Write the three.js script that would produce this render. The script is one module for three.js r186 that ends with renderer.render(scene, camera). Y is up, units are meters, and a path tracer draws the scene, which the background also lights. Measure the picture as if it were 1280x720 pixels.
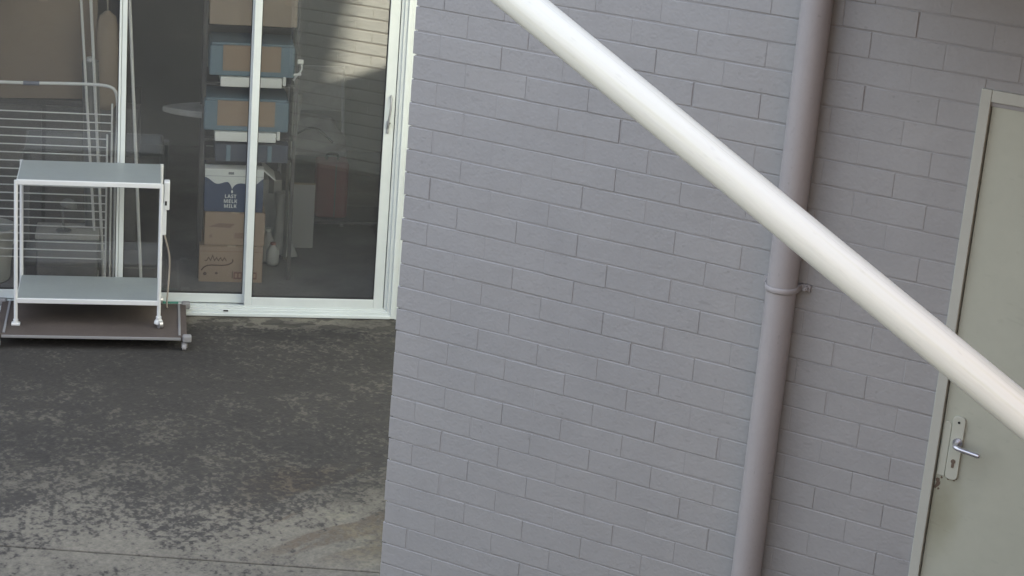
import * as THREE from 'three';
import { RoundedBoxGeometry } from 'three/addons/geometries/RoundedBoxGeometry.js';
import { mergeGeometries } from 'three/addons/utils/BufferGeometryUtils.js';

// ------------------------------------------------------------------ camera, sky, sun, exposure
const scene = new THREE.Scene();
const camera = new THREE.PerspectiveCamera(16.129, 16 / 9, 0.1, 400);
{
  const m = new THREE.Matrix4().set(
    0.8797983, -0.2107874, 0.4260559, 2.5923,
    0.0769086, 0.9476173, 0.3100104, 3.5485,
    -0.4690843, -0.2399793, 0.8499235, 6.1284,
    0, 0, 0, 1);
  m.decompose(camera.position, camera.quaternion, camera.scale);
}
function hash2(x, y, s) {
  let h = Math.imul(x | 0, 374761393) + Math.imul(y | 0, 668265263) + Math.imul(s | 0, 1442695041);
  h = Math.imul(h ^ (h >>> 13), 1274126177); h ^= h >>> 16;
  return (h >>> 0) / 4294967296;
}
function vnoise(x, y, s, per) {
  const xi = Math.floor(x), yi = Math.floor(y), xf = x - xi, yf = y - yi;
  const u = xf * xf * (3 - 2 * xf), v = yf * yf * (3 - 2 * yf);
  const w = per ? (k) => ((k % per) + per) % per : (k) => k;
  const a = hash2(w(xi), w(yi), s), b = hash2(w(xi + 1), w(yi), s), c = hash2(w(xi), w(yi + 1), s), d = hash2(w(xi + 1), w(yi + 1), s);
  return a + (b - a) * u + (c - a) * v + (a - b - c + d) * u * v;
}
function fbm(x, y, s, oct, per) {
  let a = 0.5, t = 0, n = 0, f = 1;
  for (let i = 0; i < oct; i++) { t += a * vnoise(x * f, y * f, s + i * 17, per ? per * f : 0); n += a; a *= 0.5; f *= 2; }
  return t / n;
}
const sst = (a, b, x) => { const t = Math.min(1, Math.max(0, (x - a) / (b - a))); return t * t * (3 - 2 * t); };
const SUN = new THREE.Vector3(-0.733, 0.584, -0.350).normalize();
{
  // hazy winter sky: pale at the horizon, blue overhead, thin streaks of cloud, glow round the sun
  const W = 1024, H = 512, d = new Float32Array(W * H * 4), dir = new THREE.Vector3();
  for (let y = 0; y < H; y++) for (let x = 0; x < W; x++) {
    const th = ((x + 0.5) / W - 0.5) * Math.PI * 2, ph = ((y + 0.5) / H - 0.5) * Math.PI;
    dir.set(Math.cos(ph) * Math.cos(th), Math.sin(ph), Math.cos(ph) * Math.sin(th));
    const e = Math.max(0, dir.y), k = Math.pow(e, 0.5), g = Math.max(0, dir.dot(SUN));
    const q = 1 / (e + 0.25), c0 = fbm(dir.x * q * 2.2 + 7, dir.z * q * 2.2 + 3, 71, 5), c = sst(0.45, 0.75, c0) * sst(0, 0.15, e);
    const gl = 0.5 * Math.pow(g, 6) + 1.2 * Math.pow(g, 40);
    const mix = (a, b) => a + (b - a) * k;
    let r = mix(0.52, 0.29) + gl * 0.5, gg = mix(0.535, 0.345) + gl * 0.48, b = mix(0.55, 0.49) + gl * 0.42;
    r += (0.62 - r) * c * 0.7; gg += (0.63 - gg) * c * 0.7; b += (0.64 - b) * c * 0.7;
    const i = (y * W + x) * 4; d[i] = r; d[i + 1] = gg; d[i + 2] = b; d[i + 3] = 1;
  }
  const t = new THREE.DataTexture(d, W, H, THREE.RGBAFormat, THREE.FloatType);
  t.mapping = THREE.EquirectangularReflectionMapping; t.magFilter = THREE.LinearFilter; t.minFilter = THREE.LinearFilter; t.needsUpdate = true;
  scene.background = t; scene.environment = t;
}
const sun = new THREE.DirectionalLight(new THREE.Color(1, 0.95, 0.86), 5);
sun.position.copy(SUN).multiplyScalar(40);
sun.castShadow = true;
sun.shadow.mapSize.set(4096, 4096);
Object.assign(sun.shadow.camera, { left: -16, right: 16, top: 16, bottom: -16, near: 1, far: 90 });
sun.shadow.radius = 2;
scene.add(sun, sun.target);
const renderer = new THREE.WebGLRenderer({ antialias: true });
renderer.setSize(1024, 576);
renderer.toneMapping = THREE.LinearToneMapping;
renderer.toneMappingExposure = 4.4;
renderer.shadowMap.enabled = true;

// ------------------------------------------------------------------ helpers
let seed = 12345;
function rnd() { seed = (seed * 1664525 + 1013904223) >>> 0; return seed / 4294967296; }
const rr = (a, b) => a + (b - a) * rnd();
const lin2s = (v) => Math.round(255 * (v <= 0.0031308 ? 12.92 * v : 1.055 * Math.pow(v, 1 / 2.4) - 0.055));
function dataTex(w, h, fn, srgb, wrap = THREE.RepeatWrapping) {
  const d = new Uint8Array(w * h * 4);
  for (let y = 0; y < h; y++) for (let x = 0; x < w; x++) {
    const c = fn(x, y); const i = (y * w + x) * 4;
    d[i] = Math.max(0, Math.min(255, c[0])); d[i + 1] = Math.max(0, Math.min(255, c[1])); d[i + 2] = Math.max(0, Math.min(255, c[2])); d[i + 3] = 255;
  }
  const t = new THREE.DataTexture(d, w, h);
  t.wrapS = t.wrapT = wrap; t.magFilter = THREE.LinearFilter; t.minFilter = THREE.LinearMipmapLinearFilter; t.generateMipmaps = true;
  if (srgb) t.colorSpace = THREE.SRGBColorSpace;
  t.needsUpdate = true; return t;
}
// a tileable grey tone map around 1 (multiplies the base colour) and a bump map
const mottle = (amp, cells, s, size = 512) => dataTex(size, size, (x, y) => {
  const n = fbm(x / size * cells, y / size * cells, s, 5, cells) - 0.5;
  const f = fbm(x / size * 64, y / size * 64, s + 9, 2, 64) - 0.5;
  const v = lin2s(Math.min(1, 0.86 * (1 + amp * n * 2 + amp * 0.5 * f))); return [v, v, v];
}, true);
const bumpTex = (cells, s, size = 512) => dataTex(size, size, (x, y) => {
  const v = 255 * (0.6 * fbm(x / size * cells, y / size * cells, s, 4, cells) + 0.4 * fbm(x / size * cells * 5, y / size * cells * 5, s + 4, 2, cells * 5)); return [v, v, v];
}, false);
function mat(r, g, b, o = {}) {
  const m = new THREE.MeshStandardMaterial({ roughness: 0.7, ...o });
  m.color.setRGB(r, g, b); return m;
}
const used = {};
function numbered(n) { if (!(n in used)) { used[n] = 0; return n; } used[n]++; return n + '_' + String(used[n]).padStart(3, '0'); }
// A frame: the sliding-door wall stands at an angle to the brick wall
const TH = 37.42 * Math.PI / 180, OA = new THREE.Vector3(-2.514, 0, -2.701);
const UX = new THREE.Vector3(Math.cos(TH), 0, -Math.sin(TH)), NZ = new THREE.Vector3(Math.sin(TH), 0, Math.cos(TH));
const fromA = (x, y, z) => new THREE.Vector3(OA.x + UX.x * x + NZ.x * z, y, OA.z + UX.z * x + NZ.z * z);
function tag(o, label, category, group) { o.userData = { label, category }; if (group) o.userData.group = group; return o; }
function thing(name, label, category, pos, turn = 0, group) {
  const o = new THREE.Group(); o.name = numbered(name); o.position.copy(pos); o.rotation.y = turn; scene.add(o);
  return tag(o, label, category, group);
}
const thingA = (name, label, category, x, y, z, turn = 0, group) => thing(name, label, category, fromA(x, y, z), TH + turn, group);
function part(parent, name, geo, m, pos, rot) {
  const g = Array.isArray(geo) ? mergeGeometries(geo.map((q) => q.index ? q.toNonIndexed() : q)) : geo;
  const o = new THREE.Mesh(g, m); o.name = name; o.castShadow = o.receiveShadow = true;
  if (pos) o.position.set(...pos);
  if (rot) o.rotation.set(...rot);
  parent.add(o); return o;
}
// box between two corners, chamfered by rounding r
function bx(x0, x1, y0, y1, z0, z1, r = 0) {
  const w = x1 - x0, h = y1 - y0, d = z1 - z0;
  const g = r ? new RoundedBoxGeometry(w, h, d, 2, Math.min(r, w * 0.49, h * 0.49, d * 0.49)) : new THREE.BoxGeometry(w, h, d);
  g.translate((x0 + x1) / 2, (y0 + y1) / 2, (z0 + z1) / 2);
  // uv in metres
  const p = g.attributes.position, n = g.attributes.normal, uv = g.attributes.uv;
  for (let i = 0; i < p.count; i++) {
    const ax = Math.abs(n.getX(i)), ay = Math.abs(n.getY(i)), az = Math.abs(n.getZ(i));
    if (az >= ax && az >= ay) uv.setXY(i, p.getX(i), p.getY(i)); else if (ax >= ay) uv.setXY(i, p.getZ(i), p.getY(i)); else uv.setXY(i, p.getX(i), p.getZ(i));
  }
  return g;
}
function tube(pts, r, seg = 24, rad = 10, closed = false) {
  const c = pts.length === 2 ? new THREE.LineCurve3(new THREE.Vector3(...pts[0]), new THREE.Vector3(...pts[1]))
    : new THREE.CatmullRomCurve3(pts.map((q) => new THREE.Vector3(...q)), closed, 'centripetal', 0.5);
  const g = new THREE.TubeGeometry(c, pts.length === 2 ? 1 : seg, r, rad, closed);
  return g;
}
function rod(a, b, r, rad = 12) {   // solid capped cylinder between two points
  const A = new THREE.Vector3(...a), B = new THREE.Vector3(...b), d = B.clone().sub(A), L = d.length();
  const g = new THREE.CylinderGeometry(r, r, L, rad);
  g.applyQuaternion(new THREE.Quaternion().setFromUnitVectors(new THREE.Vector3(0, 1, 0), d.normalize()));
  g.translate((A.x + B.x) / 2, (A.y + B.y) / 2, (A.z + B.z) / 2); return g;
}
const lathe = (pts, seg = 24) => new THREE.LatheGeometry(pts.map((q) => new THREE.Vector2(...q)), seg);

// ------------------------------------------------------------------ materials
const bumpFine = bumpTex(24, 3), bumpMid = bumpTex(10, 8);
const mott = mottle(0.10, 4, 21), mottStrong = mottle(0.3, 5, 41);
const wallTone = dataTex(1024, 1024, (x, y) => {
  const u = x / 1024, v = y / 1024;
  const big = fbm(u * 5, v * 5, 211, 4, 5) - 0.5, mid = fbm(u * 26, v * 26, 221, 3, 26) - 0.5, run = fbm(u * 90, v * 4, 231, 3) - 0.5, fine = vnoise(u * 256, v * 256, 241, 256) - 0.5;
  const pit = vnoise(u * 170, v * 170, 251, 170) > 0.955 ? 0.06 : 0, chip = fbm(u * 60, v * 95, 261, 2) > 0.9 ? 0.11 : 0;
  const q = 0.86 * (1 + 0.12 * big + 0.06 * mid + 0.07 * Math.max(0, run) * (0.5 + big) - 0.10 * Math.max(0, run - 0.12) + 0.035 * fine - pit - chip);
  return [lin2s(q), lin2s(q * (1 - 0.02 * big)), lin2s(q * (1 - 0.05 * big))];
}, true);
const wallBump = bumpTex(64, 8, 1024);
const paintCols = [[0.283, 0.288, 0.285], [0.279, 0.284, 0.281], [0.287, 0.292, 0.288], [0.282, 0.287, 0.284]];
const M = {
  brick: paintCols.map((c) => mat(c[0] / 0.86, c[1] / 0.86, c[2] / 0.86, { map: wallTone, bumpMap: wallBump, bumpScale: 0.0022, roughness: 0.6 })),
  mortar: mat(0.279, 0.282, 0.279, { bumpMap: bumpFine, bumpScale: 0.001, roughness: 0.8 }),
  cream: mat(0.78, 0.78, 0.67, { map: mott, bumpMap: bumpMid, bumpScale: 0.002, roughness: 0.8 }),
  creamMortar: mat(0.36, 0.33, 0.27, { roughness: 0.9 }),
  brownWall: mat(0.2, 0.11, 0.07, { map: mottStrong, roughness: 0.9 }),
  opposite: mat(0.5, 0.46, 0.39, { map: mottStrong, roughness: 0.9 }),
  neighbour: mat(0.3, 0.29, 0.28, { map: mottStrong, roughness: 0.9 }),
  roof: mat(0.2, 0.2, 0.2, { roughness: 0.7 }),
  pipeGrey: mat(0.372, 0.36, 0.356, { map: (() => { const t = wallTone.clone(); t.repeat.set(0.2, 2.2); t.needsUpdate = true; return t; })(), roughness: 0.5 }),
  pipeWhite: mat(0.73, 0.765, 0.69, { map: dataTex(512, 1024, (x, y) => {
    const u = x / 512, v = y / 1024, st = fbm(u * 14, v * 3, 301, 4) - 0.5, sp = fbm(u * 40, v * 160, 311, 3), sc = fbm(u * 22, v * 9, 321, 3);
    const seam = Math.abs(u - 0.31) < 0.004 || Math.abs(u - 0.81) < 0.003 ? 0.12 : 0;
    const q = 0.93 * (1 + 0.07 * st - 0.5 * Math.max(0, sp - 0.72) - 0.35 * Math.max(0, sc - 0.66) - seam); return [lin2s(q), lin2s(q * 0.995), lin2s(q * (0.985 - 0.2 * Math.max(0, sc - 0.6)))];
  }, true), roughness: 0.3, bumpMap: bumpFine, bumpScale: 0.0005 }),
  alu: mat(0.66, 0.71, 0.69, { map: mottle(0.06, 6, 90), roughness: 0.4 }),
  seal: mat(0.02, 0.02, 0.02, { roughness: 0.6 }),
  handleGrey: mat(0.3, 0.31, 0.31, { roughness: 0.35, metalness: 0.3 }),
  hole: mat(0.008, 0.008, 0.008, { roughness: 0.9 }),
  cart: mat(0.70, 0.72, 0.71, { map: mottle(0.06, 6, 91), roughness: 0.4 }),
  shelfTop: mat(0.265, 0.30, 0.295, { map: mottle(0.12, 5, 92), roughness: 0.35 }),
  rubber: mat(0.06, 0.06, 0.06, { roughness: 0.7 }),
  castorGrey: mat(0.35, 0.35, 0.36, { roughness: 0.5 }),
  steel: mat(0.5, 0.5, 0.5, { roughness: 0.35, metalness: 0.8 }),
  ply: mat(0.085, 0.068, 0.058, { map: mottStrong, roughness: 0.75 }),
  bumper: mat(0.22, 0.22, 0.22, { roughness: 0.7 }),
  green: mat(0.05, 0.22, 0.16, { roughness: 0.5 }),
  cord: mat(0.4, 0.36, 0.3, { roughness: 0.6 }),
  doorPaint: mat(0.44, 0.445, 0.36, { map: mottle(0.08, 3, 93), roughness: 0.45, bumpMap: bumpFine, bumpScale: 0.0004 }),
  framePaint: mat(0.49, 0.51, 0.45, { map: mottle(0.08, 3, 94), roughness: 0.45, bumpMap: bumpFine, bumpScale: 0.0004 }),
  platePaint: mat(0.43, 0.45, 0.38, { roughness: 0.4 }),
  lever: mat(0.55, 0.56, 0.6, { roughness: 0.3, metalness: 0.85 }),
  rust: mat(0.13, 0.1, 0.075, { roughness: 0.9 }),
  inFloor: mat(0.22, 0.21, 0.21, { map: mottStrong, roughness: 0.7 }),
  inWall: mat(0.36, 0.35, 0.355, { map: mott, roughness: 0.9 }),
  darkWood: mat(0.08, 0.075, 0.075, { roughness: 0.6 }),
  rackWire: mat(0.65, 0.65, 0.64, { roughness: 0.4 }),
  rackJoint: mat(0.16, 0.17, 0.22, { roughness: 0.5 }),
  bucket: mat(0.5, 0.5, 0.47, { roughness: 0.5 }),
  kraft: mat(0.34, 0.25, 0.18, { map: mott, roughness: 0.85 }),
  kraftPale: mat(0.36, 0.29, 0.23, { map: mott, roughness: 0.85 }),
  blue: mat(0.13, 0.195, 0.245, { roughness: 0.6 }),
  navy: mat(0.05, 0.06, 0.09, { roughness: 0.6 }),
  white: mat(0.75, 0.76, 0.74, { roughness: 0.5 }),
  tape: mat(0.40, 0.32, 0.24, { roughness: 0.4 }),
  board: mat(0.52, 0.51, 0.49, { map: mott, roughness: 0.8 }),
  red: mat(0.2, 0.045, 0.052, { roughness: 0.6 }),
  fabric: mat(0.52, 0.51, 0.49, { map: mottStrong, roughness: 0.95 }),
  fabricDark: mat(0.16, 0.155, 0.155, { map: mottStrong, roughness: 0.95 }),
  plastic: mat(0.62, 0.62, 0.61, { roughness: 0.3 }),
  glass: new THREE.MeshPhysicalMaterial({ color: 0xffffff, roughness: 0, metalness: 0, transmission: 1, thickness: 0, ior: 1.95, side: THREE.DoubleSide }),
};
M.dust = new THREE.MeshStandardMaterial({ transparent: true, opacity: 0.14, roughness: 1, side: THREE.DoubleSide }); M.dust.color.setRGB(0.36, 0.355, 0.355);
M.glass.color.setRGB(0.86, 0.88, 0.87);

// ------------------------------------------------------------------ the ground
{
  const g = new THREE.PlaneGeometry(160, 160, 1, 1); g.rotateX(-Math.PI / 2); g.translate(0, -0.02, 0);
  for (let i = 0; i < g.attributes.uv.count; i++) g.attributes.uv.setXY(i, g.attributes.position.getX(i) / 3, g.attributes.position.getZ(i) / 3);
  const o = new THREE.Mesh(g, mat(0.12, 0.115, 0.105, { map: mottStrong, roughness: 0.95 })); o.name = 'ground'; o.receiveShadow = true;
  o.userData = { kind: 'structure', label: 'bare dark ground around the yard slabs', category: 'ground' }; scene.add(o);
}
// stained concrete: albedo painted in door-wall coordinates (x along the door, z out from it), 3.5 m square
const S = 2048, SPAN = 3.5, X0 = -3.0;
const slabBump = new Uint8Array(S * S);
const slabMap = dataTex(S, S, (px, py) => {
  const x = X0 + px / S * SPAN, z = py / S * SPAN;
  const n1 = fbm(x * 1.7, z * 1.7, 5, 4), n2 = fbm(x * 7, z * 7, 15, 4), n3 = fbm(x * 30 + n2 * 3, z * 26, 25, 3), n4 = fbm(x * 120, z * 120, 35, 2), n5 = fbm(x * 11 + 40, z * 15, 55, 5);
  const zz = z + (n1 - 0.5) * 0.55 + (n2 - 0.5) * 0.28;
  // share of the surface under dark lichen
  let cov = 0.18 + 0.60 * sst(0.10, 0.26, z + (n1 - 0.5) * 0.15 + (n2 - 0.5) * 0.1) - 0.14 * sst(1.0, 1.7, zz) - 0.10 * sst(1.7, 2.2, zz) - 0.38 * sst(2.28, 2.75, zz);
  cov -= 0.28 * sst(-0.75, -0.35, x + (n1 - 0.5) * 0.5) * sst(1.75, 2.2, zz);
  cov -= 0.10 * sst(-0.9, -0.2, x) * (1 - sst(0.4, 1.2, z));
  const sp1 = fbm(x * 58 + n2 * 2, z * 46 + n1 * 3, 27, 3), sp2 = vnoise(x * 95, z * 95, 91), sp3 = vnoise(x * 190, z * 190, 93);
  const patch = 0.56 * sp1 + 0.14 * n3 + 0.18 * sp2 + 0.12 * sp3 + (n2 - 0.5) * 0.22 + (n1 - 0.5) * 0.26;
  let dark = sst(-0.19, 0.19, cov - (0.5 + (patch - 0.5) * 1.7));
  const smooth = sst(0.56, 0.64, n5 + 0.25 * (n1 - 0.5)) * (1 - sst(1.9, 2.4, zz));
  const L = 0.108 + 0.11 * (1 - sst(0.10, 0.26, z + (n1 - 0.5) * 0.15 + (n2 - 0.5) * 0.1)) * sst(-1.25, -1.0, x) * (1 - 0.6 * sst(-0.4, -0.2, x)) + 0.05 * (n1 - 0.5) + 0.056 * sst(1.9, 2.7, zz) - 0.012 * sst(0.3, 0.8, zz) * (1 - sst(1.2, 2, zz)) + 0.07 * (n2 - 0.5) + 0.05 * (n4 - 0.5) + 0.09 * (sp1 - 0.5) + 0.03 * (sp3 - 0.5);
  const D = 0.060 + 0.03 * (n1 - 0.5) + 0.02 * (n2 - 0.5) + 0.03 * (sp1 - 0.5) + 0.014 * (sp3 - 0.5);
  let v = L + (D - L) * dark;
  v += (0.060 + 0.012 * (n4 - 0.5) - v) * smooth * 0.75;
  let r = v * 1.0, g = v, b = v * (0.985 - 0.07 * (1 - dark));
  // rust-brown run-off streaks by the corner of the brick wall
  const q = (z - 2.25) + (x + 0.6) * 0.75, st = fbm(q * 9 + n1 * 2, x * 1.4, 65, 4);
  const ru = (0.45 + 0.55 * sst(0.35, 0.6, 0.5 * sp1 + 0.3 * n2 + 0.2 * sp2)) * sst(-1.05, -0.6, x + (n2 - 0.5) * 0.3) * sst(1.75, 2.1, zz) * sst(0.45, 0.62, st) * (1 - sst(2.75, 2.95, z));
  r *= 1 - 0.34 * ru; g *= 1 - 0.42 * ru; b *= 1 - 0.48 * ru;
  const pale = (0.3 + 1.2 * sst(0.4, 0.6, sp1)) * sst(-0.62, -0.42, x + (n2 - 0.5) * 0.25) * sst(2.3, 2.5, zz) * sst(0.5, 0.6, fbm(x * 6, z * 5, 75, 4));
  r += 0.018 * pale; g += 0.018 * pale; b += 0.01 * pale;
  // water marks below the sill on the right
  const wm = sst(-1.0, -0.5, x) * (1 - sst(0.3, 0.55, z)) * sst(0.5, 0.62, fbm(x * 3 + z * 6, z * 14 - x * 3, 85, 4));
  r *= 1 - 0.3 * wm; g *= 1 - 0.3 * wm; b *= 1 - 0.28 * wm;
  slabBump[py * S + px] = 255 * Math.min(1, Math.max(0, 0.5 * n4 + 0.4 * n3 + 0.15 * dark));
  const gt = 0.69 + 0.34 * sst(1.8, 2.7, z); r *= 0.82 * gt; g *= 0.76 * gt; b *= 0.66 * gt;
  return [lin2s(Math.max(0.01, r)), lin2s(Math.max(0.01, g)), lin2s(Math.max(0.01, b))];
}, true, THREE.MirroredRepeatWrapping);
const slabBumpTex = dataTex(1024, 1024, (x, y) => { const v = slabBump[(y * 2) * S + x * 2]; return [v, v, v]; }, false, THREE.MirroredRepeatWrapping);
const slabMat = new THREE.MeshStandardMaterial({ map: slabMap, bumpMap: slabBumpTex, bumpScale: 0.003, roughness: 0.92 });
function slab(name, pts, label) {       // pts in door-wall coordinates (x, z)
  const sh = new THREE.Shape(pts.map((p) => new THREE.Vector2(p[0], -p[1])));
  const g = new THREE.ExtrudeGeometry(sh, { depth: 0.016, bevelEnabled: true, bevelSize: 0.003, bevelThickness: 0.003, bevelSegments: 1, bevelOffset: -0.003 });
  g.rotateX(-Math.PI / 2); g.translate(0, -0.019, 0);
  const p = g.attributes.position, uv = g.attributes.uv;
  for (let i = 0; i < p.count; i++) uv.setXY(i, (p.getX(i) - X0) / SPAN, p.getZ(i) / SPAN);
  const o = new THREE.Mesh(g, slabMat); o.name = name; o.receiveShadow = o.castShadow = true;
  o.position.copy(OA); o.rotation.y = TH; o.userData = { kind: 'structure', label, category: 'pavement' }; scene.add(o);
}
{
  const gz = (x) => 2.738 + (x + 1.839) * 0.167;
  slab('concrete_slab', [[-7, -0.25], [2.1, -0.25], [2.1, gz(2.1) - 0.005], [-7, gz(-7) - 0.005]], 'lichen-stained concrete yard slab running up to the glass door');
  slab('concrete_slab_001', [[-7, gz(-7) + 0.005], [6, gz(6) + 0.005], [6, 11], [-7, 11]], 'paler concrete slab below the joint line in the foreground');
}

// ------------------------------------------------------------------ painted brick wall
const GY = 0.66, MODULE = 0.24, COURSE = 0.086;
const EDGE = -0.945;                          // left corner of the wall
const frustum = new THREE.Frustum();
camera.updateMatrixWorld(true); camera.updateProjectionMatrix();
frustum.setFromProjectionMatrix(new THREE.Matrix4().multiplyMatrices(camera.projectionMatrix, camera.matrixWorldInverse));
// chamfered brick: front at z = 0, body going back; corners wobble a little so that no two edges are quite the same
function brickGeo(w, h, d, c, s, ux, uy) {
  const j = (k) => (hash2(k, s, 7) - 0.5) * 0.0018;
  const x0 = -w / 2, x1 = w / 2, y0 = -h / 2, y1 = h / 2;
  const N = 4, top = [], bot = [];
  // front face is a strip of N columns, top and bottom arrises wander
  for (let i = 0; i <= N; i++) {
    const x = x0 + (w * i) / N, xi = i === 0 ? x0 + c : i === N ? x1 - c : x;
    top.push([x, y1 + j(i), xi, y1 - c + j(i + 20)]); bot.push([x, y0 + j(i + 40), xi, y0 + c + j(i + 60)]);
  }
  const P = [];
  const quad = (a, b, q, r) => P.push(...a, ...b, ...q, ...a, ...q, ...r);
  for (let i = 0; i < N; i++) {
    const t = top[i], t2 = top[i + 1], b = bot[i], b2 = bot[i + 1];
    quad([b[2], b[3], 0], [b2[2], b2[3], 0], [t2[2], t2[3], 0], [t[2], t[3], 0]);
    quad([t[2], t[3], 0], [t2[2], t2[3], 0], [t2[0], t2[1], -c], [t[0], t[1], -c]);
    quad([b[0], b[1], -c], [b2[0], b2[1], -c], [b2[2], b2[3], 0], [b[2], b[3], 0]);
    quad([t[0], t[1], -c], [t2[0], t2[1], -c], [t2[0], t2[1], -d], [t[0], t[1], -d]);
    quad([b[0], b[1], -d], [b2[0], b2[1], -d], [b2[0], b2[1], -c], [b[0], b[1], -c]);
  }
  for (const [i, sgn] of [[0, -1], [N, 1]]) {
    const t = top[i], b = bot[i];
    const q1 = [[b[2], b[3], 0], [t[2], t[3], 0], [t[0], t[1], -c], [b[0], b[1], -c]], q2 = [[b[0], b[1], -c], [t[0], t[1], -c], [t[0], t[1], -d], [b[0], b[1], -d]];
    for (const q of [q1, q2]) sgn < 0 ? quad(q[0], q[1], q[2], q[3]) : quad(q[3], q[2], q[1], q[0]);
  }
  const g = new THREE.BufferGeometry();
  g.setAttribute('position', new THREE.Float32BufferAttribute(P, 3));
  const uv = [], ou = ux ?? hash2(s, 3, 1) * 5, ov = uy ?? hash2(s, 5, 2) * 5;
  for (let i = 0; i < P.length; i += 3) uv.push((P[i] + ou) / 2.4, (P[i + 1] - P[i + 2] + ov) / 2.4);
  g.setAttribute('uv', new THREE.Float32BufferAttribute(uv, 2));
  g.computeVertexNormals(); return g;
}
const DOOR = { x0: 1.076, x1: 2.0, y1: 2.312 };
{
  const W = thing('brick_wall', 'grey lilac painted brick wall between the glass door and the steel door', 'wall', new THREE.Vector3(0, 0, 0));
  const rest = [], fill = [];
  const XR = 2.73, TOPV = -58;
  const core = [bx(EDGE + 0.014, EDGE + 0.1, 0, 5.6, -0.028, -0.0027), bx(EDGE + 0.1, DOOR.x0 + 0.02, 0, 5.6, -0.24, -0.0027), bx(DOOR.x1 - 0.02, XR, 0, 5.6, -0.24, -0.0027), bx(DOOR.x0 + 0.02, DOOR.x1 - 0.02, DOOR.y1 - 0.02, 5.6, -0.24, -0.0027)];
  for (let v = 7; v >= TOPV; v--) {
    const yc = GY - v * COURSE, odd = Math.abs(v) % 2;
    const k = sst(-12, -18, v);
    const sh = odd ? 0.5 + 0.03 * k : -0.06 * k;
    for (let u = -5; u < 15; u++) {
      const jit = (n) => (hash2(n, v, 99) - 0.5) * 0.006;
      let a = (u + sh) * MODULE + jit(u), b = (u + 1 + sh) * MODULE + jit(u + 1);
      const gapL = 0.0006 + 0.0045 * (hash2(u, v, 4) > 0.8 ? hash2(u, v, 6) : 0.05), gapR = 0.0006 + 0.0045 * (hash2(u + 1, v, 4) > 0.8 ? hash2(u + 1, v, 6) : 0.05);
      const joint = b;
      a += gapL; b -= gapR;
      if (b < EDGE + 0.02) continue;
      if (a < EDGE) a = EDGE + (hash2(v, 3, 8) - 0.5) * 0.008;
      if (a > XR) continue;
      b = Math.min(b, XR);
      const inDoor = yc + COURSE / 2 - 0.01 < DOOR.y1;
      if (inDoor) {
        if (a > DOOR.x0 && b < DOOR.x1) continue;
        if (a < DOOR.x0 && b > DOOR.x0) b = DOOR.x0 + 0.012;
        else if (a < DOOR.x1 && b > DOOR.x1) a = DOOR.x1 - 0.012;
        if (a > DOOR.x0 && b < DOOR.x1) continue;
      }
      if (b - a < 0.02) continue;
      const variant = Math.floor(hash2(u, v, 12) * 6);
      const w = Math.round((b - a) * 250) / 250;
      const g = brickGeo(w, COURSE - 0.0050, 0.03, 0.0018, variant * 31 + u * 7 + v * 13, (a + b) / 2 + 3, yc + 3);
      const c = new THREE.Vector3((a + b) / 2, yc + (hash2(u, v, 31) - 0.5) * 0.002, (hash2(u, v, 33) - 0.5) * 0.0022);
      const vis = frustum.intersectsBox(new THREE.Box3(new THREE.Vector3(a, yc - 0.04, -0.01), new THREE.Vector3(b, yc + 0.04, 0.01)));
      if (vis) {
        const o = part(W, 'brick', g, M.brick[Math.floor(hash2(u, v, 14) * 4)], [c.x, c.y, c.z], [(hash2(u, v, 41) - 0.5) * 0.007, (hash2(u, v, 42) - 0.5) * 0.006, (hash2(u, v, 43) - 0.5) * 0.006]);
        o.scale.x = (b - a) / w;
      } else { const q = g.clone(); q.scale((b - a) / w, 1, 1); q.translate(c.x, c.y, c.z); rest.push(q); }
      // most upright joints are buried under paint, a few stay open
      if (hash2(u + 1, v, 4) <= 0.86) {
        const d = 0.0003 + 0.0016 * hash2(u + 1, v, 16);
        if (joint > EDGE && joint < XR && !(inDoor && joint > DOOR.x0 - 0.01 && joint < DOOR.x1 + 0.01))
          fill.push(bx(joint - 0.006, joint + 0.006, yc - COURSE / 2 + 0.0048, yc + COURSE / 2 - 0.0048, -0.0040, -d));
      }
    }
  }
  part(W, 'mortar', [...core, ...fill], M.mortar);
  const ro = part(W, 'brick_courses', rest, M.brick[0]); ro.userData.kind = 'stuff';
  // cream face that turns the corner (70 degrees) towards the glass door, seen mirrored in its pane
  const side = [], SC = 0.079, turn = 70 * Math.PI / 180;
  for (let v = 0; v < 70; v++) {
    const yc = 0.02 + (v + 0.5) * SC, odd = v % 2;
    for (let u = -1; u < 17; u++) {
      const a = Math.max(0.012, (u + (odd ? 0.5 : 0)) * MODULE), b = Math.min(3.9, (u + 1 + (odd ? 0.5 : 0)) * MODULE - 0.002);
      if (b - a < 0.03) continue;
      const q = brickGeo(b - a, SC - 0.009, 0.02, 0.004, u * 7 + v); q.rotateY(Math.PI);
      q.translate((a + b) / 2, yc, (hash2(u, v, 51) - 0.5) * 0.002); side.push(q);
    }
  }
  const sb = part(W, 'side_brick_courses', side, M.cream, [EDGE, 0, 0], [0, turn, 0]); sb.userData.kind = 'stuff'; sb.userData.label = 'cream brick side face turned towards the glass door';
  part(W, 'side_mortar', bx(0.03, 3.9, 0, 5.5, 0.005, 0.06), M.creamMortar, [EDGE, 0, 0], [0, turn, 0]);
}

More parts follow.
